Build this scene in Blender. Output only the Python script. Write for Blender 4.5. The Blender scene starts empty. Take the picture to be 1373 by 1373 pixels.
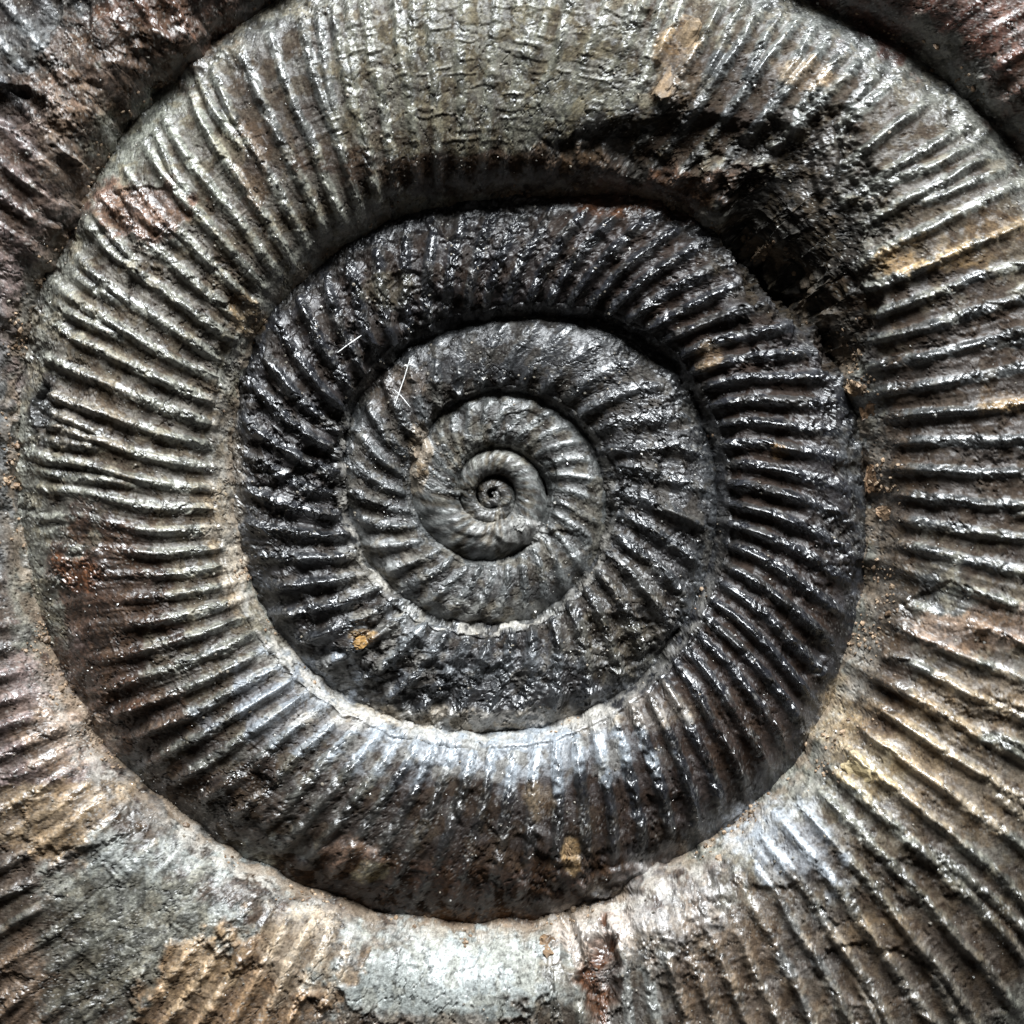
import bpy, math, time
import numpy as np

S = 0.00005            # metres per photograph pixel (the picture is about 69 mm wide)
CX, CY = 660.0, 665.0  # the spiral's centre in the photograph
MID = 686.5
ZREF = 70.0            # mean height of the shell surface, in the same units

scene = bpy.context.scene
col = scene.collection

# ------------------------------------------------------------------ camera
FOV = math.radians(23)
DIST = MID / math.tan(FOV / 2)
cam = bpy.data.cameras.new("camera")
cam.sensor_width = cam.sensor_height = 36
cam.angle = FOV
cam.clip_start = 0.01
cam.clip_end = 20
camo = bpy.data.objects.new("camera", cam)
camo.location = (0, 0, (DIST + ZREF) * S)
col.objects.link(camo)
scene.camera = camo
cam.dof.use_dof = True
cam.dof.focus_distance = (DIST - 5) * S
cam.dof.aperture_fstop = 28

# ------------------------------------------------------------------ light
world = bpy.data.worlds.new("World")
scene.world = world
world.use_nodes = True
bg = world.node_tree.nodes["Background"]
bg.inputs[0].default_value = (0.95, 0.93, 0.90, 1)
bg.inputs[1].default_value = 0.055


def area_lamp(name, loc, target, sx, sy, power, colour):
    l = bpy.data.lights.new(name, 'AREA')
    l.shape = 'RECTANGLE'
    l.size, l.size_y = sx, sy
    l.energy = power
    l.color = colour
    o = bpy.data.objects.new(name, l)
    o.location = loc
    d = np.array(target) - np.array(loc)
    from mathutils import Vector
    o.rotation_euler = Vector(d).to_track_quat('-Z', 'Y').to_euler()
    col.objects.link(o)
    return o


area_lamp("window_light", (0.06, 0.46, 0.31), (0, 0, 0), 0.36, 0.20, 14.0, (0.93, 0.97, 1.0))

scene.view_settings.view_transform = 'Standard'
scene.view_settings.look = 'None'
scene.view_settings.exposure = 0.0
scene.view_settings.gamma = 1.0
scene.view_settings.use_curve_mapping = False

# ------------------------------------------------------------------ noise
_rng = np.random.RandomState(7)
_TAB = _rng.rand(512, 512).astype(np.float32)


def vnoise(x, y, seed=0):
    """smooth value noise, 0..1"""
    x = np.asarray(x, np.float32) + np.float32(seed * 37.17 + 1000.0)
    y = np.asarray(y, np.float32) + np.float32(seed * 91.73 + 1000.0)
    xi = np.floor(x); yi = np.floor(y)
    fx = x - xi; fy = y - yi
    xi = xi.astype(np.int32); yi = yi.astype(np.int32)
    fx = fx * fx * fx * (fx * (fx * 6 - 15) + 10)
    fy = fy * fy * fy * (fy * (fy * 6 - 15) + 10)
    x0 = xi & 511; x1 = (xi + 1) & 511
    y0 = yi & 511; y1 = (yi + 1) & 511
    a = _TAB[x0, y0]; b = _TAB[x1, y0]; c = _TAB[x0, y1]; d = _TAB[x1, y1]
    return (a + (b - a) * fx) * (1 - fy) + (c + (d - c) * fx) * fy


def fbm(x, y, octv=4, seed=0, gain=0.5):
    s = 0; a = 1.0; t = 0
    cs, sn = math.cos(0.7), math.sin(0.7)
    for o in range(octv):
        s = s + a * vnoise(x, y, seed + o * 3)
        t += a
        a *= gain
        x, y = (x * cs - y * sn) * 2.03, (x * sn + y * cs) * 2.03
    return s / t


def sstep(a, b, x):
    t = np.clip((x - a) / (b - a), 0, 1)
    return t * t * (3 - 2 * t)


def hermite(xs, ys):
    """monotone cubic through control points"""
    xs = np.array(xs, float); ys = np.array(ys, float)
    h = np.diff(xs); d = np.diff(ys) / h
    m = np.zeros_like(xs)
    m[1:-1] = np.where(d[:-1] * d[1:] > 0, 2 * d[:-1] * d[1:] / (d[:-1] + d[1:] + 1e-12), 0)
    m[0] = d[0]; m[-1] = d[-1]

    def f(x):
        x = np.clip(x, xs[0], xs[-1])
        i = np.clip(np.searchsorted(xs, x) - 1, 0, len(xs) - 2)
        t = (x - xs[i]) / h[i]
        return ((1 + 2 * t) * (1 - t) ** 2 * ys[i] + t * (1 - t) ** 2 * h[i] * m[i]
                + t * t * (3 - 2 * t) * ys[i + 1] + t * t * (t - 1) * h[i] * m[i + 1])
    return f


# ------------------------------------------------------------------ the spiral seam r(T)
SEAM = [(-2000, 2), (-1620, 5), (-1530, 8), (-1440, 12), (-1350, 16), (-1260, 21), (-1170, 27), (-1080, 31), (-990, 37),
        (-900, 46), (-846, 60), (-794, 69), (-750, 72), (-702, 77), (-658, 83), (-618, 90), (-581, 98), (-553, 107),
        (-518, 118), (-487, 130), (-435, 146), (-404, 151), (-377, 155), (-347, 160), (-321, 166), (-297, 173),
        (-264, 180), (-230, 188), (-196, 194), (-173, 206), (-149, 221), (-124, 231), (-95, 240), (-68, 266),
        (-50, 290), (-25, 304), (-3, 306), (20, 310), (45, 318), (82, 321), (101, 324), (119, 332), (132, 340),
        (147, 346), (164, 348), (180, 352), (197, 366), (216, 388), (246, 396), (276, 408), (301, 458),
        (326, 482), (341, 500), (360, 507), (384, 526), (402, 545), (424, 552), (442, 572), (456, 578), (471, 582),
        (486, 590), (499, 608), (510, 622), (520, 629), (540, 641), (551, 655), (561, 668), (572, 680), (584, 702),
        (593, 712), (612, 735), (640, 760), (663, 795), (678, 830), (687, 848), (720, 905), (765, 1030), (810, 1060),
        (900, 1110), (990, 1180), (1060, 1260), (1200, 1360)]
rs = hermite(*zip(*SEAM))
prof = hermite([-0.04, 0.0, 0.03, 0.07, 0.12, 0.2, 0.33, 0.5, 0.7, 0.85, 0.95, 1.0, 1.04],
               [-0.09, -0.01, 0.055, 0.110, 0.155, 0.195, 0.215, 0.208, 0.16, 0.075, -0.01, -0.055, -0.09])
# angular rib pitch in degrees against T, integrated to a rib phase
_Tt = np.linspace(-2000, 1200, 6401)
_pitch = np.interp(_Tt, [-1600, -500, -380, -180, -90, 0, 100, 180, 360, 400, 450, 500, 750],
                   [14, 11.5, 10, 7.6, 6.0, 4.7, 4.5, 4.0, 3.7, 3.2, 2.8, 2.6, 2.8])
_wob = 1 + 0.16 * (vnoise(_Tt / 13.0, _Tt * 0, 41) - 0.5)
_ph = np.concatenate([[0], np.cumsum(0.5 / (_pitch[1:] * _wob[1:]))])


def zseam(r):
    return 0.11 * r + 5 * np.exp(-(r / 22.0) ** 2)


# ------------------------------------------------------------------ hand-placed patches (photograph pixels)
# wear of the ribs: x, y, rx, ry, factor
WEAR = [(640, 90, 240, 125, 0.40), (800, 170, 120, 60, 0.2), (655, 310, 80, 50, 0.5), (620, 1135, 230, 85, 0.5), (600, 1310, 150, 75, 0.05), (780, 1260, 90, 60, .1),
        (205, 1195, 130, 95, 0.1), (110, 1300, 90, 60, .3), (300, 1180, 90, 50, .15), (870, 1210, 100, 70, 0.15), (1060, 300, 110, 140, 0.12), (120, 800, 62, 130, 0.15),
        (190, 280, 60, 40, 0.5), (700, 470, 150, 40, 0.3), (850, 500, 80, 60, 0.45), (870, 620, 60, 90, .5), (540, 420, 60, 50, 0.6), (60, 60, 140, 110, 0.5),
        (1250, 60, 120, 70, 0.2), (640, 1000, 190, 36, 0.55), (330, 1080, 90, 70, 0.4), (1010, 1180, 130, 70, 0.6),
        (1120, 640, 46, 170, 0.35), (650, 920, 110, 30, 0.3), (90, 1090, 70, 40, 0.5), (120, 120, 90, 130, 0.35), (1230, 800, 60, 50, 0.3)]
# hollows and pieces standing proud: x, y, rx, ry, height, edge softness
DENT = [(1075, 285, 95, 115, -24, 0.6), (1060, 300, 70, 85, -10, .6), (700, 714, 30, 15, 6, .25), (640, 705, 38, 16, 4, .3), (672, 668, 14, 12, 5, .4), (735, 640, 12, 26, -4, .3), (610, 640, 12, 26, 3, .3), (700, 560, 24, 12, -3, .2), (600, 560, 20, 14, -3, .2), (760, 730, 30, 20, -4, .2), (1130, 430, 38, 60, -18, 0.6), (1100, 240, 16, 60, 9, .4), (800, 1300, 26, 55, -26, 0.5), (765, 1262, 14, 30, -18, 0.5), (900, 200, 130, 30, -16, 0.7), (30, 155, 40, 26, -16, .4), (75, 25, 22, 30, -14, .5), (120, 40, 14, 40, -12, .5), (655, 305, 60, 36, -4, .15), (545, 400, 40, 34, -5, .2), (880, 470, 46, 30, -5, .2), (560, 885, 70, 22, -5, .2), (60, 548, 12, 26, -12, .3), (1075, 885, 34, 24, -5, .2), (500, 545, 36, 30, -4, .2), (830, 860, 50, 34, -5, .15), (1010, 1240, 90, 60, -5, .12), (1160, 1290, 70, 40, -5, .12), (1260, 815, 60, 34, -5, .15), (195, 285, 60, 34, -4, .15),
        (835, 1180, 60, 22, 7, 0.25), (890, 1200, 70, 45, 6, 0.25), (470, 1150, 42, 26, 7, 0.5), (905, 100, 26, 62, 6, 0.4),
        (560, 600, 14, 44, 7, 0.4), (665, 655, 30, 28, -3, 0.9), (1060, 1125, 60, 45, 6, 0.7), (300, 1320, 120, 80, 7, 0.15), (600, 920, 130, 28, -9, 0.6),
        (240, 75, 44, 34, 14, .6), (170, 120, 36, 40, 13, .5), (120, 185, 34, 50, 14, .5), (85, 250, 30, 50, 13, .6), (60, 320, 26, 40, 10, .6), (120, 290, 40, 30, 7, .4), (600, 1305, 135, 62, 4, .12), (115, 1095, 75, 36, 5, .15)]

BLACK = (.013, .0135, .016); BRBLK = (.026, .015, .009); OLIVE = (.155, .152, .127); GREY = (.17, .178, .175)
PALE = (.235, .25, .235); TAN = (.30, .215, .13); RUST = (.085, .036, .017); AMBER = (.23, .15, .07)
MAUVE = (.17, .125, .115); CHAR = (.04, .042, .044); OLDK = (.065, .062, .048); PALEB = (.34, .37, .41); BROWN = (.10, .066, .042)
# colour patches: x, y, rx, ry, colour, strength
PATCH = [
    # outer whorl, top left and left edge
    (50, 70, 150, 120, (.028, .027, .027), .95), (60, 80, 80, 36, (.10, .105, .105), .7), (100, 30, 50, 16, (.12, .12, .118), .6), (140, 110, 110, 60, (.06, .038, .026), .85), (70, 150, 50, 40, (.13, .09, .07), .7), (20, 150, 30, 40, BLACK, .8), (20, 260, 60, 80, (.11, .08, .072), .8),
    (230, 40, 90, 50, RUST, .55), (200, 90, 80, 40, (.06, .038, .025), .8), (110, 210, 50, 90, (.12, .085, .06), .8), (60, 320, 40, 50, (.10, .07, .055), .7), (20, 420, 40, 100, MAUVE, .6), (45, 620, 26, 260, OLIVE, .7), (60, 800, 30, 120, OLIVE, .7),
    (5, 640, 14, 200, GREY, .6), (50, 960, 90, 100, MAUVE, .85), (100, 960, 60, 60, TAN, .4), (100, 1090, 95, 50, TAN, .75), (230, 1150, 110, 60, PALE, .85), (330, 1200, 80, 50, PALE, .85),
    (180, 1220, 110, 80, OLIVE, .9), (80, 1250, 90, 60, OLDK, .8), (150, 1340, 110, 60, OLDK, .85), (30, 1320, 50, 70, BROWN, .9),
    (330, 1320, 140, 90, (.24, .155, .088), .95), (280, 1290, 50, 50, TAN, .8), (410, 1260, 60, 60, (.36, .29, .21), .8), (600, 1300, 140, 62, PALE, .95), (640, 1290, 90, 40, (.27, .29, .28), .7), (600, 1365, 120, 22, BROWN, .6),
    (800, 1250, 60, 40, (.36, .31, .27), .85), (890, 1195, 80, 50, (.26, .24, .225), .9), (830, 1180, 55, 18, (.30, .295, .29), .8), (800, 1300, 28, 60, RUST, 1.0), (860, 1320, 60, 50, GREY, .5),
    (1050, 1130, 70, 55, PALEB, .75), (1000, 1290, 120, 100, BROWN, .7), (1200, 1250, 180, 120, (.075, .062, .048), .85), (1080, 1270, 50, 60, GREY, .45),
    (1250, 1180, 140, 60, OLDK, .6), (1200, 985, 110, 60, (.30, .23, .145), .85), (1290, 930, 80, 40, TAN, .55), (1300, 1060, 100, 50, TAN, .5), (1160, 1030, 40, 30, (.36, .29, .17), .8),
    (1290, 840, 90, 30, (.24, .15, .10), .7), (1150, 1240, 70, 30, TAN, .35),
    (1190, 25, 75, 45, (.04, .021, .015), .95), (1290, 100, 90, 60, (.035, .02, .014), .95), (1365, 190, 50, 50, (.03, .02, .015), .9), (1270, 30, 140, 80, (.055, .026, .019), .95), (1350, 60, 60, 60, (.09, .042, .03), .8), (1340, 150, 60, 50, (.06, .032, .022), .8),
    # olive whorl: right, top, left
    (1270, 570, 130, 210, CHAR, .9), (1190, 720, 26, 230, (.05, .034, .022), .85), (1165, 900, 24, 90, (.075, .05, .032), .7), (1330, 545, 45, 16, AMBER, .8), (1250, 345, 70, 26, (.36, .25, .12), .8), (1190, 360, 26, 18, (.5, .36, .2), .8), (1330, 310, 60, 20, AMBER, .6),
    (1230, 200, 150, 130, (.115, .115, .10), .9), (1060, 90, 120, 80, (.10, .105, .10), .8), (1070, 110, 40, 22, TAN, .6), (905, 100, 30, 65, (.27, .19, .11), .95),
    (640, 110, 230, 120, (.095, .091, .068), .95), (650, 235, 220, 26, BRBLK, .95), (880, 260, 130, 30, RUST, .8), (800, 215, 90, 18, BROWN, .8), (1060, 300, 95, 125, (.02, .017, .014), .95), (880, 190, 150, 40, (.018, .016, .014), .9), (1120, 430, 42, 60, (.025, .018, .013), .9), (1090, 250, 30, 60, (.07, .06, .05), .5), (960, 130, 70, 60, CHAR, .7),  # brown-black seam strip and black hollow carry their shade in the colour
    (380, 130, 80, 110, CHAR, .65), (340, 220, 30, 60, BROWN, .7), (225, 215, 90, 110, (.20, .205, .17), .75), (185, 285, 70, 42, (.12, .062, .042), .85), (110, 440, 60, 90, OLIVE, .7),
    (130, 560, 60, 60, BROWN, .45), (150, 830, 80, 150, (.04, .019, .011), .92), (110, 770, 26, 30, (.13, .05, .02), .8), (200, 960, 70, 50, (.05, .025, .014), .8), (280, 1080, 120, 60, BRBLK, .85), (60, 550, 16, 40, BLACK, .8),
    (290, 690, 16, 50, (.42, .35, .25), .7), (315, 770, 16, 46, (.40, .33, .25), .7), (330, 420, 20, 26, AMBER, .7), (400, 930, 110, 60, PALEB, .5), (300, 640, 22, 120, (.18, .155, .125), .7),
    # black whorl
    (600, 1180, 300, 55, (.030, .015, .008), .9), (620, 1110, 220, 50, (.018, .014, .011), .7), (640, 1005, 210, 42, (.27, .295, .32), .85), (640, 965, 230, 16, (.33, .31, .28), .8), (880, 950, 40, 30, (.22, .19, .16), .6),  # bluish band: mostly gloss sheen painted as pale colour over grey stone
    (480, 1140, 40, 22, (.15, .09, .058), .6), (500, 1165, 22, 20, (.22, .19, .12), .8), (765, 1140, 12, 22, (.33, .22, .11), .9), (720, 1070, 20, 24, (.11, .08, .05), .8),
    (640, 1230, 90, 14, (.09, .045, .02), .8), (520, 390, 40, 24, OLDK, .7), (850, 800, 50, 50, (.06, .057, .05), .6), (820, 870, 60, 40, (.08, .073, .055), .6), (1040, 606, 14, 10, AMBER, .6), (950, 480, 14, 20, TAN, .4), (1000, 985, 60, 40, BRBLK, .6),
    # inner coils
    (560, 610, 16, 46, (.26, .21, .155), .85), (640, 820, 120, 18, (.22, .215, .195), .7), (500, 760, 40, 40, (.19, .19, .18), .6), (540, 850, 60, 40, (.16, .17, .175), .6), (640, 890, 120, 20, (.20, .21, .22), .5),
    (490, 857, 16, 12, AMBER, .95), (520, 510, 50, 30, (.075, .06, .05), .7), (690, 715, 45, 22, (.22, .215, .20), .75), (662, 655, 26, 24, (.035, .03, .026), .8), (650, 690, 40, 14, (.16, .155, .145), .6), (650, 610, 60, 20, (.19, .185, .16), .6), (700, 475, 170, 42, (.020, .021, .023), .85), (860, 560, 60, 80, (.03, .03, .031), .6),
]


# polish of the surface: x, y, rx, ry, roughness, strength
GLOSS = [(1070, 300, 105, 125, .80, .95), (890, 195, 150, 38, .75, .9), (1125, 430, 45, 60, .75, .9), (1210, 990, 120, 75, .16, .9), (1270, 470, 130, 200, .22, .8), (1150, 170, 150, 130, .24, .7), (1000, 780, 130, 220, .24, .7), (640, 1000, 220, 50, .30, .6),
         (840, 340, 150, 80, .25, .7), (640, 110, 240, 120, .40, .9), (180, 550, 150, 300, .30, .8), (220, 200, 110, 120, .28, .8), (200, 1240, 260, 150, .46, .9), (600, 1310, 160, 90, .42, .9),
         (1060, 1130, 70, 50, .28, .8), (1150, 1250, 220, 120, .34, .8), (50, 100, 140, 200, .5, .8), (650, 660, 165, 165, .42, .9), (700, 480, 180, 60, .40, .7), (620, 1150, 260, 80, .45, .8)]


def blob(x, y, cx, cy, rx, ry, wx, wy, soft=0.8, warp=0.35):
    # squared distance in the patch's own axes, edge made uneven by noise
    dx = (x - cx) / rx + wx * warp
    dy = (y - cy) / ry + wy * warp
    d = np.sqrt(dx * dx + dy * dy)
    return 1 - sstep(1 - soft * 0.5, 1 + soft * 0.5, d)


# ------------------------------------------------------------------ one turn of the coil as a grid
def build_grid(Ta, Tb, cell):
    r0 = 0.5 * (rs(np.array([(Ta + Tb) / 2]))[0] + rs(np.array([(Ta + Tb) / 2 + 360]))[0])
    w0 = rs(np.array([(Ta + Tb) / 2 + 360]))[0] - rs(np.array([(Ta + Tb) / 2]))[0]
    nt = int(max(40, math.radians(Tb - Ta) * r0 / cell))
    nu = int(max(14, w0 * 1.12 / cell))
    T = np.linspace(Ta, Tb, nt + 1)
    u = np.linspace(-0.04, 1.04, nu + 1)
    TT, UU = np.meshgrid(T, u, indexing='ij')
    # ribs lean forward with u (more on the inner coils)
    lean = np.interp(T, [-900, -300, -40, 120, 200, 420, 800], [16, 13, 9.5, 7.0, 3.6, 3.2, 3.0])[:, None]
    PH = TT + lean * (UU - 0.4) + 1.0 * (vnoise(UU * 3.0, TT / 22.0, 77) - 0.5) * sstep(-400, 100, TT)
    ri = rs(PH); ro = rs(PH + 360)
    w = ro - ri
    R = ri + (ro - ri) * UU
    R = R + (fbm(PH / 4.0, UU * 3, 3, 5) - 0.5) * 0.04 * w          # uneven outline
    z = zseam(ri) * (1 - UU) + zseam(ro) * UU + w * prof(UU) * (1 + .6 * (1 - sstep(-980, -880, PH)) + .15 * (1 - sstep(-560, -430, PH))) * (1 - .38 * sstep(370, 450, PH) * sstep(-.04, .30, UU))
    z = z - .05 * w * sstep(395, 450, PH) * sstep(.1, .6, UU)
    # a fine spiral line on the inner wall
    z += (1 - sstep(150, 260, PH)) * w * (-0.016 * np.exp(-((UU - 0.085) / 0.012) ** 2) + 0.012 * np.exp(-((UU - 0.06) / 0.012) ** 2))
    a = np.radians(PH)
    X = CX + R * np.cos(a); Y = CY + R * np.sin(a)       # photograph axes, y downwards
    P = np.stack([X, -Y, z], -1)
    dT = np.gradient(P, axis=0); dU = np.gradient(P, axis=1)
    N = np.cross(dU, dT)
    N /= np.linalg.norm(N, axis=-1, keepdims=True) + 1e-12
    N *= np.sign(N[..., 2:3] + 1e-9)

    x = X.astype(np.float32); y = Y.astype(np.float32)
    ds = np.sqrt(np.diff(R, axis=1) ** 2 + np.diff(z, axis=1) ** 2)
    arc = np.concatenate([np.zeros((ds.shape[0], 1)), np.cumsum(ds, axis=1)], 1)
    Rn = R[:, :1] + arc                                  # radius measured along the surface
    bx, by = x, y
    x = (CX + Rn * np.cos(a)).astype(np.float32); y = (CY + Rn * np.sin(a)).astype(np.float32)
    w1 = (fbm(bx / 34, by / 34, 5, 11, .62) - .5) * 2.6
    w2 = (fbm(bx / 34, by / 34, 5, 23, .62) - .5) * 2.6
    # ---- wear map
    amp = np.ones_like(x)
    for (cx, cy, rx, ry, f) in WEAR:
        b = blob(bx, by, cx, cy, rx, ry, w1, w2, 1.0, .4)
        amp *= 1 - b * (1 - f)
    # ---- ribs
    phase = np.interp(TT, _Tt, _ph)
    phase = phase + 0.14 * (fbm(x / 60, y / 60, 2, 61) - .5)
    rid = np.round(phase)
    p = phase - rid
    spacing = np.interp(T, _Tt[:-1], 0.5 / np.diff(_ph))[:, None] * np.pi / 180 * R
    # main ribs keep their width; further out a second rib is let in between most of them
    sig = np.clip(.25 * spacing, 2.0, np.interp(T, [0, 160], [9.0, 7.6])[:, None])
    main = np.exp(-(p * spacing / sig) ** 2)
    hid = np.floor(phase)
    ph2 = phase - hid - .5
    hs2 = vnoise(hid * 5.77, hid * 0 + .5, 95)
    fork = sstep(150, 190, TT) * (hs2 > np.interp(T, [360, 410], [.36, .66])[:, None])
    ustart = .30 + .35 * vnoise(hid * 3.3, hid * 0 + .5, 96)
    emerge = fork * sstep(ustart - .06, ustart + .16, UU)
    slide = .30 * (1 - sstep(ustart - .05, ustart + .40, UU)) * np.where(hs2 > .68, 1, -1)   # leaves its neighbour, then runs midway
    second = np.exp(-((ph2 + slide) * spacing / sig) ** 2) * emerge * .92
    ridge = np.maximum(main, second)
    issec = second > main
    rkey = np.where(issec, 2 * hid + 1, 2 * rid)
    env = sstep(0.02, 0.13, UU) * (1 - sstep(0.74, 0.97, UU))
    hsh = vnoise(rid * 7.31, rid * 0 + 0.5, 90)
    chipn = fbm(x / 26, y / 26, 4, 31)
    chip = sstep(.52, .55, chipn + .12 * (hsh - .5)) * .30 + sstep(.60, .62, chipn) * .35
    amp = amp * (.8 + .4 * fbm(x / 80, y / 80, 3, 33))
    a_rib = np.minimum(spacing, 36) * np.interp(T, [60, 190], [.44, .32])[:, None] * (0.8 + 0.4 * hsh) * amp * env
    a_rib *= np.interp(T, [-1500, -800, -520, -300, 200], [0, 0.25, .75, .95, 1])[:, None]
    disp = a_rib * (ridge * (1 - 0.72 * chip) - 0.3)
    # ---- roughness of the stone
    k = np.clip(w / 150.0, .42, 1.0)                       # finer on the small coils
    rough = np.clip(0.75 + 0.9 * (fbm(x / 90, y / 90, 3, 51) - .5) * 2, .3, 1.5)
    seamy = np.exp(-(UU / 0.05) ** 2) + np.exp(-((1 - UU) / 0.07) ** 2)
    rough = rough + .8 * seamy
    calm = np.zeros_like(x)
    for (cx, cy, rx, ry) in ((600, 1305, 140, 65), (250, 1160, 120, 60), (180, 1220, 100, 80), (900, 1200, 70, 50), (640, 110, 220, 120), (1055, 1130, 60, 45), (95, 1090, 80, 45)):
        calm = np.maximum(calm, blob(bx, by, cx, cy, rx, ry, w1, w2, .7, .3))
    rough = rough * (1 - .65 * calm)
    disp += k * 6.0 * (fbm(x / 70, y / 70, 2, 3) - .5)
    disp += rough * (k * 1.3 * (fbm(x / 17, y / 17, 3, 13) - .5))
    disp += rough * .75 * (fbm(x / 3.3, y / 3.3, 1, 17, .7) - .5) * np.clip(k, .5, 1)
    # flaking layers: crisp little steps
    fl = fbm(x / 30, y / 30, 5, 71, .55)
    flz = .08 + .75 * sstep(.48, .64, fbm(x / 110, y / 110, 2, 74)) + .12 * (1 - amp)
    flz = (flz + .7 * np.interp(T, [-420, -300, -60, 30], [0, 1, 1, 0])[:, None]) * (1 - .7 * calm)
    disp += k * flz * (2.4 * sstep(.47, .478, fl) + 2.4 * sstep(.56, .567, fl) - 2.2 * (1 - sstep(.40, .408, fl)))
    # striae running along the ribs
    st = vnoise(phase * 4.6, UU * 5.0 + rid * 0.37, 57) + .7 * vnoise(phase * 10.0, UU * 8.0 + rid * 0.71, 58)
    disp += k * 1.5 * (st - .85) * env
    # concentric growth flakes crossing the ribs: short thin lips
    gl = vnoise(phase * 1.6, R / 5.0, 83) * (vnoise(x / 45, y / 45, 84) ** 1.5)
    disp += k * 1.3 * sstep(.50, .60, gl)
    lz = np.zeros_like(x)
    for (cx, cy, rx, ry) in ((620, 100, 200, 110), (1170, 1110, 60, 50), (840, 80, 90, 70), (480, 400, 60, 40)):
        lz = np.maximum(lz, blob(bx, by, cx, cy, rx, ry, w1, w2, .8, .3))
    gl2 = vnoise(phase * 1.25, R / 5.5 + 1.5 * vnoise(x / 20, y / 20, 86), 85)
    disp += lz * 1.6 * sstep(.77, .84, gl2)
    # cracks
    cr = np.abs(fbm(x / 40, y / 40, 4, 97) - .5)
    cr2 = np.abs(fbm(x / 16, y / 16, 3, 98) - .5)
    disp -= k * 2.0 * (1 - sstep(0.003, .010, cr)) + k * .7 * (1 - sstep(0.006, .02, cr2))
    # ---- hollows and raised pieces
    for (cx, cy, rx, ry, h, soft) in DENT:
        disp += h * blob(bx, by, cx, cy, rx, ry, w1, w2, soft, .35)
    P = P + N * disp[..., None]

    # ---- colour of the stone, with some sheen and shade painted in
    c = np.zeros(x.shape + (3,), np.float32)
    TTn = TT + (fbm(x / 50, y / 50, 3, 101) - .5) * 70
    keys = [-2000, -700, -420, -240, -120, 100, 170, 400, 460, 540, 760]
    cols = np.array([(.10, .10, .09), (.085, .088, .085), (.042, .044, .046), (.022, .023, .025), BLACK, BLACK, OLIVE, OLIVE,
                     (.12, .10, .08), (.055, .042, .036), (.028, .018, .014)])
    for ch in range(3):
        c[..., ch] = np.interp(TTn, keys, cols[:, ch])
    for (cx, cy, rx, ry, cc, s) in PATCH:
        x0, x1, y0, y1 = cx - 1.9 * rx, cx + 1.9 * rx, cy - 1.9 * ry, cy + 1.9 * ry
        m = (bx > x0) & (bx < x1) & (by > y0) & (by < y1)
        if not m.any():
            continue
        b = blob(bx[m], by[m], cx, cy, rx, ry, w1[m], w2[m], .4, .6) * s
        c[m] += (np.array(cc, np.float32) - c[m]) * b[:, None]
    # mineral mottling: brown film, grey rubbed grain, pale dust
    n1 = fbm(x / 24, y / 24, 4, 111)
    n2 = fbm(x / 4.6, y / 4.6, 3, 121, .7)
    n3 = fbm(x / 9.0, y / 9.0, 3, 131)
    fur = 1 - ridge
    film = sstep(.53, .61, n1 * .75 + .25 * n3 + .10 * (fur - .5) * env)
    lum = c.mean(-1, keepdims=True)
    c += (c * np.array((.82, .70, .54), np.float32) + np.array((.007, .004, 0), np.float32) - c) * (film * np.interp(TT, [400, 460], [.6, .3]))[..., None]
    grain = sstep(.54, .66, n2) * sstep(.38, .58, n3)
    c += (np.array((.30, .305, .30), np.float32) * (.05 + 2.4 * np.minimum(lum, .35)) - c * .25) * (grain * .38)[..., None]
    dark = sstep(.54, .62, fbm(x / 14, y / 14, 3, 141))
    c *= (1 - .55 * dark * (1 - .7 * sstep(.12, .28, c.mean(-1))))[..., None]
    fg = fbm(x / 3.6, y / 3.6, 3, 122, .75) - .5
    c *= (1 + 1.6 * fg * (1 - .72 * sstep(.10, .28, c.mean(-1))))[..., None]
    # pits, dark hairline cracks and single pale grains
    c *= (1 - .6 * (1 - sstep(.004, .014, cr)) - .35 * (1 - sstep(.006, .022, cr2)))[..., None]
    sp = vnoise(x / 2.3, y / 2.3, 171)
    zone = sstep(.42, .62, fbm(x / 45, y / 45, 3, 172))
    c += (np.array((.42, .41, .38), np.float32) - c) * (sstep(.80, .90, sp) * (.06 + .5 * zone) * (.45 + .55 * sstep(60, 180, TT)))[..., None]
    c *= (1 - .6 * sstep(.78, .88, vnoise(x / 2.9, y / 2.9, 173)))[..., None]
    # dark brown dirt packed between the ribs, thinner on the inner coils
    dirt = sstep(.50, .72, fur * .75 + .45 * (fbm(x / 13, y / 13, 4, 181) - .2)) * env * np.clip(amp * 1.2, 0, 1)
    dirt = dirt * np.interp(TT, [-200, 0, 150, 250, 340, 420], [.3, .65, .65, .68, .7, .62])
    dcol = np.array((.020, .011, .007), np.float32) + np.array((.012, .009, .006), np.float32) * sstep(120, 200, TT)[..., None]
    c += (dcol - c) * dirt[..., None]
    # pale limy rim of the coil's inner edge
    rim = np.exp(-((UU - .03 - .04 * (w1 * .4)) / .032) ** 2) * sstep(.42, .56, fbm(x / 16, y / 16, 5, 191, .6))
    rim = rim * np.interp(TT, [-420, -330, -180, -120, 20, 60, 150, 190, 370, 395, 500, 530], [.2, .8, .8, .1, .1, .8, .8, .4, .25, .7, .7, .1]) * (.35 + .65 * sstep(.4, .55, fbm(x / 75, y / 75, 2, 193)))
    c += (np.array((.34, .32, .285), np.float32) * (.6 + .8 * n2)[..., None] - c) * rim[..., None]
    # brown crust in the seam
    sm = np.exp(-(UU / 0.03) ** 2) * sstep(.42, .55, fbm(x / 20, y / 20, 3, 151)) * sstep(100, 200, TT) * (1 - sstep(560, 590, TT))
    c += (np.array((.165, .125, .088), np.float32) - c) * (sm * .7)[..., None]
    c = np.clip(c, .004, .75)
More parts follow.
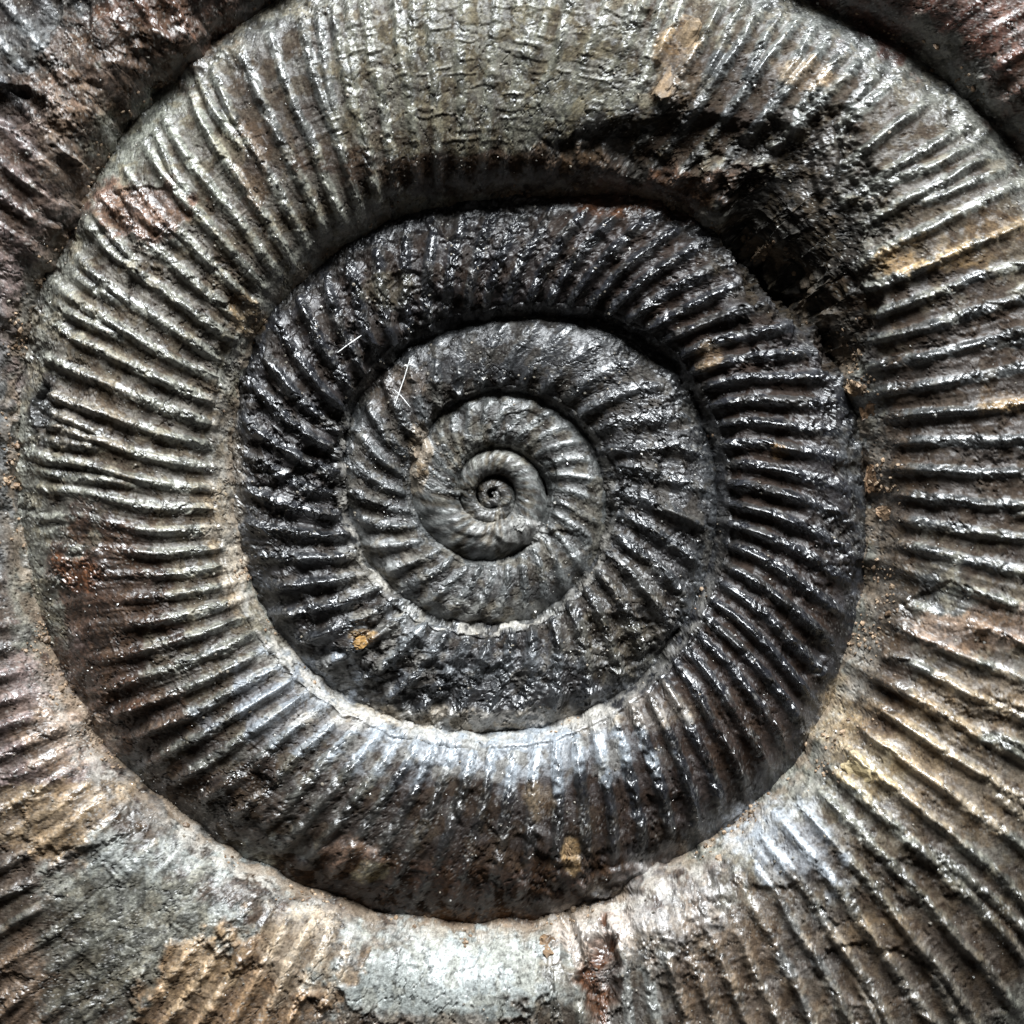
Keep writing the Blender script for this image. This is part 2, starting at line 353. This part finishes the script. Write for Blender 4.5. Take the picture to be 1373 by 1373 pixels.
    ro_ = np.clip(.31 + .26 * (film) + .16 * grain - .12 * (n1 - .5) * 2 + .10 * (fbm(x / 8, y / 8, 2, 161) - .5), .22, .9)
    for (cx, cy, rx, ry, rg, s) in GLOSS:
        b = blob(bx, by, cx, cy, rx, ry, w1, w2, 1.2, .5) * s
        ro_ = ro_ + (rg + .06 + .20 * film + .2 * grain + .16 * (n2 - .5) - ro_) * b
    ro_ = np.clip(ro_ + .36 * dirt - .09 * ridge * env, .13, .9)
    colr = np.concatenate([c, ro_[..., None].astype(np.float32)], -1)
    inst = dict(P=P, col=colr, x=bx, y=by, u=UU, T=TT, p=ridge, rid=rkey, amp=a_rib, N=N)
    return inst


# ------------------------------------------------------------------ material
def shell_material(name):
    m = bpy.data.materials.new(name)
    m.use_nodes = True
    nt = m.node_tree
    b = nt.nodes["Principled BSDF"]
    at = nt.nodes.new("ShaderNodeAttribute"); at.attribute_name = "stone"
    tc = nt.nodes.new("ShaderNodeTexCoord")
    n1 = nt.nodes.new("ShaderNodeTexNoise"); n1.inputs["Scale"].default_value = 9000; n1.inputs["Detail"].default_value = 3
    n2 = nt.nodes.new("ShaderNodeTexNoise"); n2.inputs["Scale"].default_value = 3200; n2.inputs["Detail"].default_value = 4
    for n in (n1, n2):
        nt.links.new(tc.outputs["Object"], n.inputs["Vector"])
    mr = nt.nodes.new("ShaderNodeMapRange")
    mr.inputs["From Min"].default_value = .3; mr.inputs["From Max"].default_value = .7
    mr.inputs["To Min"].default_value = .45; mr.inputs["To Max"].default_value = 1.55
    mx = nt.nodes.new("ShaderNodeMath"); mx.operation = 'MULTIPLY_ADD'
    mx.inputs[1].default_value = .5; mx.inputs[2].default_value = 0
    hf = nt.nodes.new("ShaderNodeMath"); hf.operation = 'MULTIPLY_ADD'; hf.inputs[1].default_value = .5
    nt.links.new(n1.outputs["Fac"], mx.inputs[0]); nt.links.new(n2.outputs["Fac"], hf.inputs[0]); nt.links.new(mx.outputs["Value"], hf.inputs[2])
    nt.links.new(hf.outputs["Value"], mr.inputs["Value"])
    vm = nt.nodes.new("ShaderNodeVectorMath"); vm.operation = 'SCALE'
    nt.links.new(at.outputs["Color"], vm.inputs[0]); nt.links.new(mr.outputs["Result"], vm.inputs["Scale"])
    nt.links.new(vm.outputs["Vector"], b.inputs["Base Color"])
    nt.links.new(at.outputs["Alpha"], b.inputs["Roughness"])
    ad = nt.nodes.new("ShaderNodeMath"); ad.operation = 'ADD'
    nt.links.new(n1.outputs["Fac"], ad.inputs[0]); nt.links.new(n2.outputs["Fac"], ad.inputs[1])
    bp = nt.nodes.new("ShaderNodeBump"); bp.inputs["Strength"].default_value = .4; bp.inputs["Distance"].default_value = 1.5 * S
    nt.links.new(ad.outputs["Value"], bp.inputs["Height"])
    nt.links.new(bp.outputs["Normal"], b.inputs["Normal"])
    # dull dirt reflects less than polished shell
    sp = nt.nodes.new("ShaderNodeMapRange")
    sp.inputs["From Min"].default_value = .36; sp.inputs["From Max"].default_value = .70
    sp.inputs["To Min"].default_value = .85; sp.inputs["To Max"].default_value = .10
    nt.links.new(at.outputs["Alpha"], sp.inputs["Value"])
    nt.links.new(sp.outputs["Result"], b.inputs["Specular IOR Level"])
    return m


M_SHELL = shell_material("fossil_shell")


def simple_material(name, colour, rough, spec=.5, scale=4000):
    m = bpy.data.materials.new(name)
    m.use_nodes = True
    nt = m.node_tree
    b = nt.nodes["Principled BSDF"]
    tc = nt.nodes.new("ShaderNodeTexCoord")
    n = nt.nodes.new("ShaderNodeTexNoise"); n.inputs["Scale"].default_value = scale; n.inputs["Detail"].default_value = 4
    nt.links.new(tc.outputs["Object"], n.inputs["Vector"])
    r = nt.nodes.new("ShaderNodeValToRGB")
    r.color_ramp.elements[0].position = .3; r.color_ramp.elements[1].position = .7
    r.color_ramp.elements[0].color = (*[c * .6 for c in colour], 1)
    r.color_ramp.elements[1].color = (*[min(1, c * 1.3) for c in colour], 1)
    nt.links.new(n.outputs["Fac"], r.inputs["Fac"]); nt.links.new(r.outputs["Color"], b.inputs["Base Color"])
    bp = nt.nodes.new("ShaderNodeBump"); bp.inputs["Strength"].default_value = .5; bp.inputs["Distance"].default_value = 1.5 * S
    nt.links.new(n.outputs["Fac"], bp.inputs["Height"]); nt.links.new(bp.outputs["Normal"], b.inputs["Normal"])
    b.inputs["Roughness"].default_value = rough
    b.inputs["Specular IOR Level"].default_value = spec
    return m


# ------------------------------------------------------------------ mesh from a subset of grid faces
def world_xyz(P):
    Q = np.empty_like(P)
    Q[..., 0] = (P[..., 0] - MID) * S
    Q[..., 1] = (P[..., 1] + MID) * S
    Q[..., 2] = P[..., 2] * S
    return Q


def make_mesh(name, V, F, C, normals=None, mat=None):
    me = bpy.data.meshes.new(name)
    F = np.asarray(F)
    n, kk = F.shape
    me.vertices.add(len(V)); me.vertices.foreach_set("co", np.ascontiguousarray(V, np.float32).ravel())
    me.loops.add(n * kk); me.loops.foreach_set("vertex_index", np.ascontiguousarray(F, np.int32).ravel())
    me.polygons.add(n)
    me.polygons.foreach_set("loop_start", np.arange(0, n * kk, kk, dtype=np.int32))
    me.update(calc_edges=True)
    me.polygons.foreach_set("use_smooth", np.ones(n, bool))
    if C is not None:
        at = me.attributes.new("stone", 'FLOAT_COLOR', 'POINT')
        at.data.foreach_set("color", np.ascontiguousarray(C, np.float32).ravel())
    if normals is not None:
        me.normals_split_custom_set_from_vertices(np.ascontiguousarray(normals, np.float32))
    if mat:
        me.materials.append(mat)
    return me


def link(name, me, parent=None, **props):
    o = bpy.data.objects.new(name, me)
    col.objects.link(o)
    if parent is not None:
        o.parent = parent
    for k, v in props.items():
        o[k] = v
    return o


def subset(name, W, Cf, Nn, faces, mat):
    ids, inv = np.unique(faces, return_inverse=True)
    return make_mesh(name, W[ids], inv.reshape(faces.shape), Cf[ids], Nn[ids], mat)


# ------------------------------------------------------------------ the ammonite
t0 = time.time()
fossil = bpy.data.objects.new("ammonite_fossil", None)
fossil.empty_display_size = .01
fossil["label"] = "coiled ribbed ammonite fossil, black inner coils and olive-grey to pale outer coils"
fossil["category"] = "fossil"
col.objects.link(fossil)

SURF = []      # samples of the surface for grains
CELL = 1.5
TURNS = [(-1900, -900, .9, "dark pit of the smallest coils at the centre of the spiral"),
         (-900, -560, 1.0, "smooth grey tube of the first coil"),
         (-560, -200, 1.2, "grey coil with short coarse ribs"),
         (-200, 125, CELL, "glossy black coil with close straight ribs"),
         (125, 430, CELL, "olive-grey coil with long narrow ribs, rust brown at its rim"),
         (430, 748, CELL, "broad outermost coil, pale and tan, worn smooth in places")]
INFRAME = 50
whorls = []
for (Ta, Tb, cell, lab) in TURNS:
    g = build_grid(Ta, Tb, cell)
    P = g["P"]
    nT, nU = P.shape[:2]
    W = world_xyz(P)
    dT = np.gradient(W, axis=0); dU = np.gradient(W, axis=1)
    Nn = np.cross(dU, dT); Nn /= np.linalg.norm(Nn, axis=-1, keepdims=True) + 1e-20
    sgn = np.sign(np.median(Nn[..., 2])); Nn *= sgn
    idx = np.arange(nT * nU).reshape(nT, nU)
    q = np.stack([idx[:-1, :-1], idx[1:, :-1], idx[1:, 1:], idx[:-1, 1:]], -1)
    if sgn > 0:
        q = q[..., ::-1]
    Wf = W.reshape(-1, 3); Nf = Nn.reshape(-1, 3); Cf = g["col"].reshape(-1, 4)
    xin = (g["x"] > -INFRAME) & (g["x"] < 1373 + INFRAME) & (g["y"] > -INFRAME) & (g["y"] < 1373 + INFRAME)
    # blocks outside the picture are kept as one coarse face each
    B = 8
    nb, mb = (nT - 1) // B, (nU - 1) // B
    fine = np.ones((nT - 1, nU - 1), bool)
    coarse = []
    inb = xin[:nb * B, :mb * B].reshape(nb, B, mb, B).any((1, 3))
    big = np.repeat(np.repeat(inb, B, 0), B, 1)
    fine[:nb * B, :mb * B] = big
    ii, jj = np.where(~inb)
    if len(ii):
        a = idx[ii * B, jj * B]; b = idx[(ii + 1) * B, jj * B]
        c_ = idx[(ii + 1) * B, (jj + 1) * B]; d = idx[ii * B, (jj + 1) * B]
        coarse = np.stack([a, b, c_, d], -1)
        if sgn > 0:
            coarse = coarse[:, ::-1]
    # rib faces
    pf = .5 * (g["p"][:-1, :-1] + g["p"][1:, 1:])
    same = g["rid"][:-1, :-1] == g["rid"][1:, 1:]
    uf = g["u"][:-1, :-1]
    af = g["amp"][:-1, :-1]
    rf = g["rid"][:-1, :-1]
    isrib = fine & same & (pf > .42) & (uf > .05) & (uf < .90) & (af > 1.8) & xin[:-1, :-1]
    ribs = []
    for r in np.unique(rf[isrib]):
        m = isrib & (rf == r)
        if m.sum() < 90:
            isrib[m] = False
            continue
        ribs.append((r, m))
    faces = q[fine & ~isrib]
    if len(coarse):
        faces = np.concatenate([faces, coarse])
    wh = link("whorl", subset("whorl", Wf, Cf, Nf, faces, M_SHELL), fossil, label=lab)
    whorls.append(wh)
    for (r, m) in ribs:
        link("rib", subset("rib", Wf, Cf, Nf, q[m], M_SHELL), wh)
    SURF.append((Wf[xin.ravel()], Nf[xin.ravel()], g["x"][xin], g["y"][xin], g["u"][xin], g["T"][xin]))
    print(lab, P.shape, "ribs", len(ribs), "t", round(time.time() - t0, 1))
    if Tb > 700:
        end_row = W[-1, ::4].copy()          # the open end of the last coil
    del g, P, W, Nn

# outer flank closing the shell down to the slab
Tn = np.linspace(388, 748, 140)
lean = np.interp(Tn, [200, 420, 800], [3.6, 3.2, 3.0]) * .64
ph = Tn + lean
rr = rs(ph + 360)
a = np.radians(ph)
rows = []
for (fr, z) in ((1.0, None), (1.03, 60), (1.05, 20), (1.02, -40), (.2, -42)):
    zz = zseam(rr) - .1 * (rr - rs(ph)) if z is None else np.full_like(rr, z)
    rows.append(np.stack([CX + rr * fr * np.cos(a), -(CY + rr * fr * np.sin(a)), zz], -1))
G = world_xyz(np.stack(rows, 1))
idx = np.arange(G.shape[0] * G.shape[1]).reshape(G.shape[:2])
F = np.stack([idx[:-1, :-1], idx[:-1, 1:], idx[1:, 1:], idx[1:, :-1]], -1).reshape(-1, 4)
M_ROCK = simple_material("matrix_rock", (.09, .065, .045), .8)
link("underside", make_mesh("underside", G.reshape(-1, 3), F, None, None, M_ROCK), fossil)

low = end_row.copy(); low[:, 2] = -40 * S
n_ = len(end_row)
Fq = np.array([(i, i + 1, n_ + i + 1, n_ + i) for i in range(n_ - 1)])
link("broken_end", make_mesh("broken_end", np.concatenate([end_row, low]), Fq, None, None, M_ROCK), fossil)

# the stone surface below, outside the picture
gm = bpy.data.meshes.new("ground")
e = .6
gm.from_pydata([(-e, -e, -42.5 * S), (e, -e, -42.5 * S), (e, e, -42.5 * S), (-e, e, -42.5 * S)], [], [(0, 1, 2, 3)])
gm.materials.append(simple_material("stone_ground", (.12, .11, .10), .85, .3, 300))
link("ground", gm, None, kind="structure")


# ------------------------------------------------------------------ small pieces
SX = np.concatenate([a[2] for a in SURF]); SY = np.concatenate([a[3] for a in SURF])
SW = np.concatenate([a[0] for a in SURF]); SN = np.concatenate([a[1] for a in SURF])
SU = np.concatenate([a[4] for a in SURF]); ST = np.concatenate([a[5] for a in SURF])
cellid = {}
_key = (np.clip(SX, -60, 1440) // 8).astype(np.int64) * 1000 + (np.clip(SY, -60, 1440) // 8).astype(np.int64)
_o = np.argsort(_key, kind='stable'); _ks = _key[_o]


def surf_at(px, py):
    # highest point of the shell near a place
    k0 = int(px // 8) * 1000 + int(py // 8)
    a0, a1 = np.searchsorted(_ks, k0), np.searchsorted(_ks, k0 + 1)
    ids = _o[a0:a1]
    if not len(ids):
        return np.array([(px - MID) * S, (MID - py) * S, 60 * S]), np.array([0, 0, 1.])
    near = ids[np.argsort((SX[ids] - px) ** 2 + (SY[ids] - py) ** 2)[:12]]
    i = near[np.argmax(SW[near, 2])]
    return SW[i].astype(float), SN[i].astype(float)


gr = (1 + 5 ** .5) / 2
ICO_V = np.array([(-1, gr, 0), (1, gr, 0), (-1, -gr, 0), (1, -gr, 0), (0, -1, gr), (0, 1, gr), (0, -1, -gr), (0, 1, -gr),
                  (gr, 0, -1), (gr, 0, 1), (-gr, 0, -1), (-gr, 0, 1)]) / math.hypot(1, gr)
ICO_F = np.array([(0, 11, 5), (0, 5, 1), (0, 1, 7), (0, 7, 10), (0, 10, 11), (1, 5, 9), (5, 11, 4), (11, 10, 2), (10, 7, 6), (7, 1, 8),
                  (3, 9, 4), (3, 4, 2), (3, 2, 6), (3, 6, 8), (3, 8, 9), (4, 9, 5), (2, 4, 11), (6, 2, 10), (8, 6, 7), (9, 8, 1)])
OCT_V = np.array([(1, 0, 0), (-1, 0, 0), (0, 1, 0), (0, -1, 0), (0, 0, 1), (0, 0, -1)], float)
OCT_F = np.array([(0, 2, 4), (2, 1, 4), (1, 3, 4), (3, 0, 4), (2, 0, 5), (1, 2, 5), (3, 1, 5), (0, 3, 5)])
rng = np.random.RandomState(21)


def rand_rot(n):
    q = rng.randn(n, 4); q /= np.linalg.norm(q, axis=1, keepdims=True)
    w, x, y, z = q.T
    return np.stack([np.stack([1 - 2 * (y * y + z * z), 2 * (x * y - z * w), 2 * (x * z + y * w)], -1),
                     np.stack([2 * (x * y + z * w), 1 - 2 * (x * x + z * z), 2 * (y * z - x * w)], -1),
                     np.stack([2 * (x * z - y * w), 2 * (y * z + x * w), 1 - 2 * (x * x + y * y)], -1)], 1)


def scatter(name, ids, BV, BF, size, colours, rough, lift, mat):
    n = len(ids)
    sc = size[:, None] * rng.uniform(.55, 1.25, (n, 3)) * S
    V = BV[None] * sc[:, None, :] * rng.uniform(.75, 1.2, (n, len(BV), 1))
    V = np.einsum('nij,nvj->nvi', rand_rot(n), V)
    V += (SW[ids] + SN[ids] * (size * lift * S)[:, None])[:, None, :]
    F = (BF[None] + (np.arange(n) * len(BV))[:, None, None]).reshape(-1, 3)
    C = np.concatenate([colours, np.full((n, 1), rough)], 1)
    C = np.repeat(C, len(BV), 0)
    me = make_mesh(name, V.reshape(-1, 3), F, C, None, mat)
    me.polygons.foreach_set("use_smooth", np.zeros(len(F), bool))
    return link(name, me, fossil, kind="stuff")


# glinting mineral grains everywhere, thicker in patches
dens = sstep(.45, .65, fbm(SX / 40, SY / 40, 3, 201)) + .12
pick = np.where(rng.rand(len(SX)) < (dens ** 2) * .0045)[0]
n = len(pick)
cc = np.array((.55, .53, .49))[None] * rng.uniform(.2, 1.1, (n, 1))
scatter("mineral_grains", pick, OCT_V, OCT_F, rng.uniform(.5, 1.3, n) + 1.6 * (rng.rand(n) > .96), np.clip(cc, 0, .8), .18, .25, M_SHELL)
# brown sediment caught in the seam between the coils
near0 = np.exp(-(SU / (.028 + .035 * sstep(325, 345, ST) * (1 - sstep(395, 410, ST)))) ** 2)
seg = .25 + .75 * sstep(250, 300, ST) * (1 - sstep(405, 425, ST)) + .5 * sstep(150, 165, ST) * (1 - sstep(200, 225, ST)) + .6 * sstep(505, 520, ST) * (1 - sstep(560, 575, ST))
pr = near0 * seg * sstep(.40, .58, fbm(SX / 70, SY / 70, 2, 212)) * sstep(-60, 60, ST) * sstep(.40, .6, fbm(SX / 18, SY / 18, 3, 211))
pick = np.where(rng.rand(len(SX)) < pr * .13)[0]
n = len(pick)
mixc = rng.rand(n, 1)
cc = np.array((.13, .08, .045))[None] * (1 - mixc) + np.array((.30, .215, .14))[None] * mixc
scatter("sediment_crust", pick, ICO_V, ICO_F, rng.uniform(1.2, 3.2, n) + 3.0 * (rng.rand(n) > .93), cc * rng.uniform(.5, 1.2, (n, 1)), .55, .1, M_SHELL)
# crumbs on the worn parts
pick = np.where(rng.rand(len(SX)) < sstep(.55, .7, fbm(SX / 30, SY / 30, 3, 221)) * .0035)[0]
n = len(pick)
mixc = rng.rand(n, 1)
cc = np.array((.06, .055, .045))[None] * (1 - mixc) + np.array((.22, .19, .15))[None] * mixc
scatter("stone_crumbs", pick, ICO_V, ICO_F, rng.uniform(1.0, 2.6, n), cc, .5, .0, M_SHELL)

# single chips: x, y, half length, half width, turn (deg, image), thickness, colour, label
CHIPS = [(490, 857, 16, 7, -25, 6, (.30, .17, .055), "small amber chip stuck on the black coil"),
         (1181, 690, 10, 8, 60, 7, (.24, .16, .10), None), (557, 596, 11, 16, 10, 7, (.27, .215, .16), None),
         (722, 710, 11, 9, 20, 5, (.22, .215, .205), None), (702, 702, 7, 10, 35, 5, (.24, .235, .22), None), (553, 650, 9, 24, 3, 6, (.22, .19, .15), None), (765, 1140, 5, 16, -18, 5, (.30, .20, .11), None),
         (1143, 1028, 19, 11, 40, 7, (.38, .30, .17), "thick golden chip at the inner end of a tan rib"),
         (1150, 520, 12, 8, 20, 6, (.26, .18, .11), None), (1163, 548, 9, 16, 0, 6, (.19, .115, .065), None), (1168, 640, 8, 18, 5, 6, (.19, .115, .065), None),
         (735, 1262, 11, 15, -20, 6, (.20, .13, .075), None), (916, 70, 11, 26, 30, 7, (.25, .18, .11), "tan stone fragment lying along a grey rib"), (893, 116, 11, 30, 30, 7, (.21, .15, .095), None)]



def subdivided_ico():
    V = [tuple(v) for v in ICO_V]; F = [tuple(f) for f in ICO_F]
    for _ in range(2):
        mid = {}; nf = []

        def m(a, b):
            k = (min(a, b), max(a, b))
            if k not in mid:
                p = (np.array(V[a]) + np.array(V[b])); p /= np.linalg.norm(p)
                V.append(tuple(p)); mid[k] = len(V) - 1
            return mid[k]
        for (a, b, c) in F:
            ab, bc, ca = m(a, b), m(b, c), m(c, a)
            nf += [(a, ab, ca), (b, bc, ab), (c, ca, bc), (ab, bc, ca)]
        F = nf
    return np.array(V), np.array(F)


SV, SF = subdivided_ico()
for i, (px, py, hl, hw, turn, th, cc, lab) in enumerate(CHIPS):
    p, nrm = surf_at(px, py)
    V = np.sign(SV) * np.abs(SV) ** .7            # blocky
    V = V * (1 + 1.1 * (fbm(SV[:, 0] * 1.6 + i * 5, SV[:, 1] * 1.6 + SV[:, 2] * 2.1, 3, 231) - .5))[:, None]
    V = V * np.array([hl, hw, th * .7])
    V += 2.6 * (rng.rand(len(V), 3) - .5)
    t = math.radians(-turn)
    V = np.stack([V[:, 0] * math.cos(t) - V[:, 1] * math.sin(t), V[:, 0] * math.sin(t) + V[:, 1] * math.cos(t), V[:, 2]], -1)
    # lie along the local slope
    V[:, 2] -= np.clip((V[:, 0] * nrm[0] + V[:, 1] * nrm[1]) / max(nrm[2], .5), -9, 9)
    V = V * S + p + np.array([0, 0, -.45 * th * S])
    nz = fbm(V[:, 0] / S / 6, V[:, 1] / S / 6, 3, 241)[:, None]
    C = np.concatenate([np.array(cc)[None] * (.15 + 1.2 * nz), .35 + .5 * nz], 1)
    o = link("mineral_chip", make_mesh("mineral_chip", V, SF, C, None, M_SHELL), fossil)
    o.data.polygons.foreach_set("use_smooth", np.zeros(len(SF), bool))
    if lab:
        o["label"] = lab

# ------------------------------------------------------------------ lint lying on the fossil
M_LINT = simple_material("white_lint", (.75, .75, .73), .5, .4, 9000)
LINT = [([(453, 473), (468, 462), (485, 450)], .75, "straight white lint fibre across the black ribs, upper left of the central coil"),
        ([(549, 478), (541, 505), (528, 543)], .6, "longest thin white fibre slanting over the worn brown coil above the central coil"),
        ([(527, 521), (537, 530), (549, 545)], .5, "short white fibre crossing the end of a longer slanting one")]
for pts, rad, lab in LINT:
    fine_pts = []
    for (a, b) in zip(pts[:-1], pts[1:]):
        for t in np.linspace(0, 1, 6)[:-1]:
            fine_pts.append((a[0] + (b[0] - a[0]) * t, a[1] + (b[1] - a[1]) * t))
    fine_pts.append(pts[-1])
    zs = np.array([surf_at(*p)[0][2] for p in fine_pts])
    zs = np.convolve(np.pad(zs, 3, mode='edge'), np.ones(7) / 7, 'valid')
    zs = np.maximum(zs, zs.mean()) + 2.0 * S
    V = []; F = []
    m_ = len(fine_pts)
    for i, (px, py) in enumerate(fine_pts):
        j0, j1 = max(0, i - 1), min(m_ - 1, i + 1)
        d = np.array([fine_pts[j1][0] - fine_pts[j0][0], -(fine_pts[j1][1] - fine_pts[j0][1])]); d /= np.linalg.norm(d)
        r = rad * S * (.5 if i in (0, m_ - 1) else 1)
        for kx in range(6):
            an = kx * math.pi / 3
            V.append(((px - MID) * S - d[1] * r * math.cos(an), (MID - py) * S + d[0] * r * math.cos(an), zs[i] + r * math.sin(an)))
        if i:
            for kx in range(6):
                k2 = (kx + 1) % 6
                F.append(((i - 1) * 6 + kx, (i - 1) * 6 + k2, i * 6 + k2, i * 6 + kx))
    link("lint_fibre", make_mesh("lint_fibre", np.array(V), np.array(F), None, None, M_LINT), None,
         label=lab, category="fibre", group="lint fibres lying on the fossil")

print("TOTAL", round(time.time() - t0, 1))
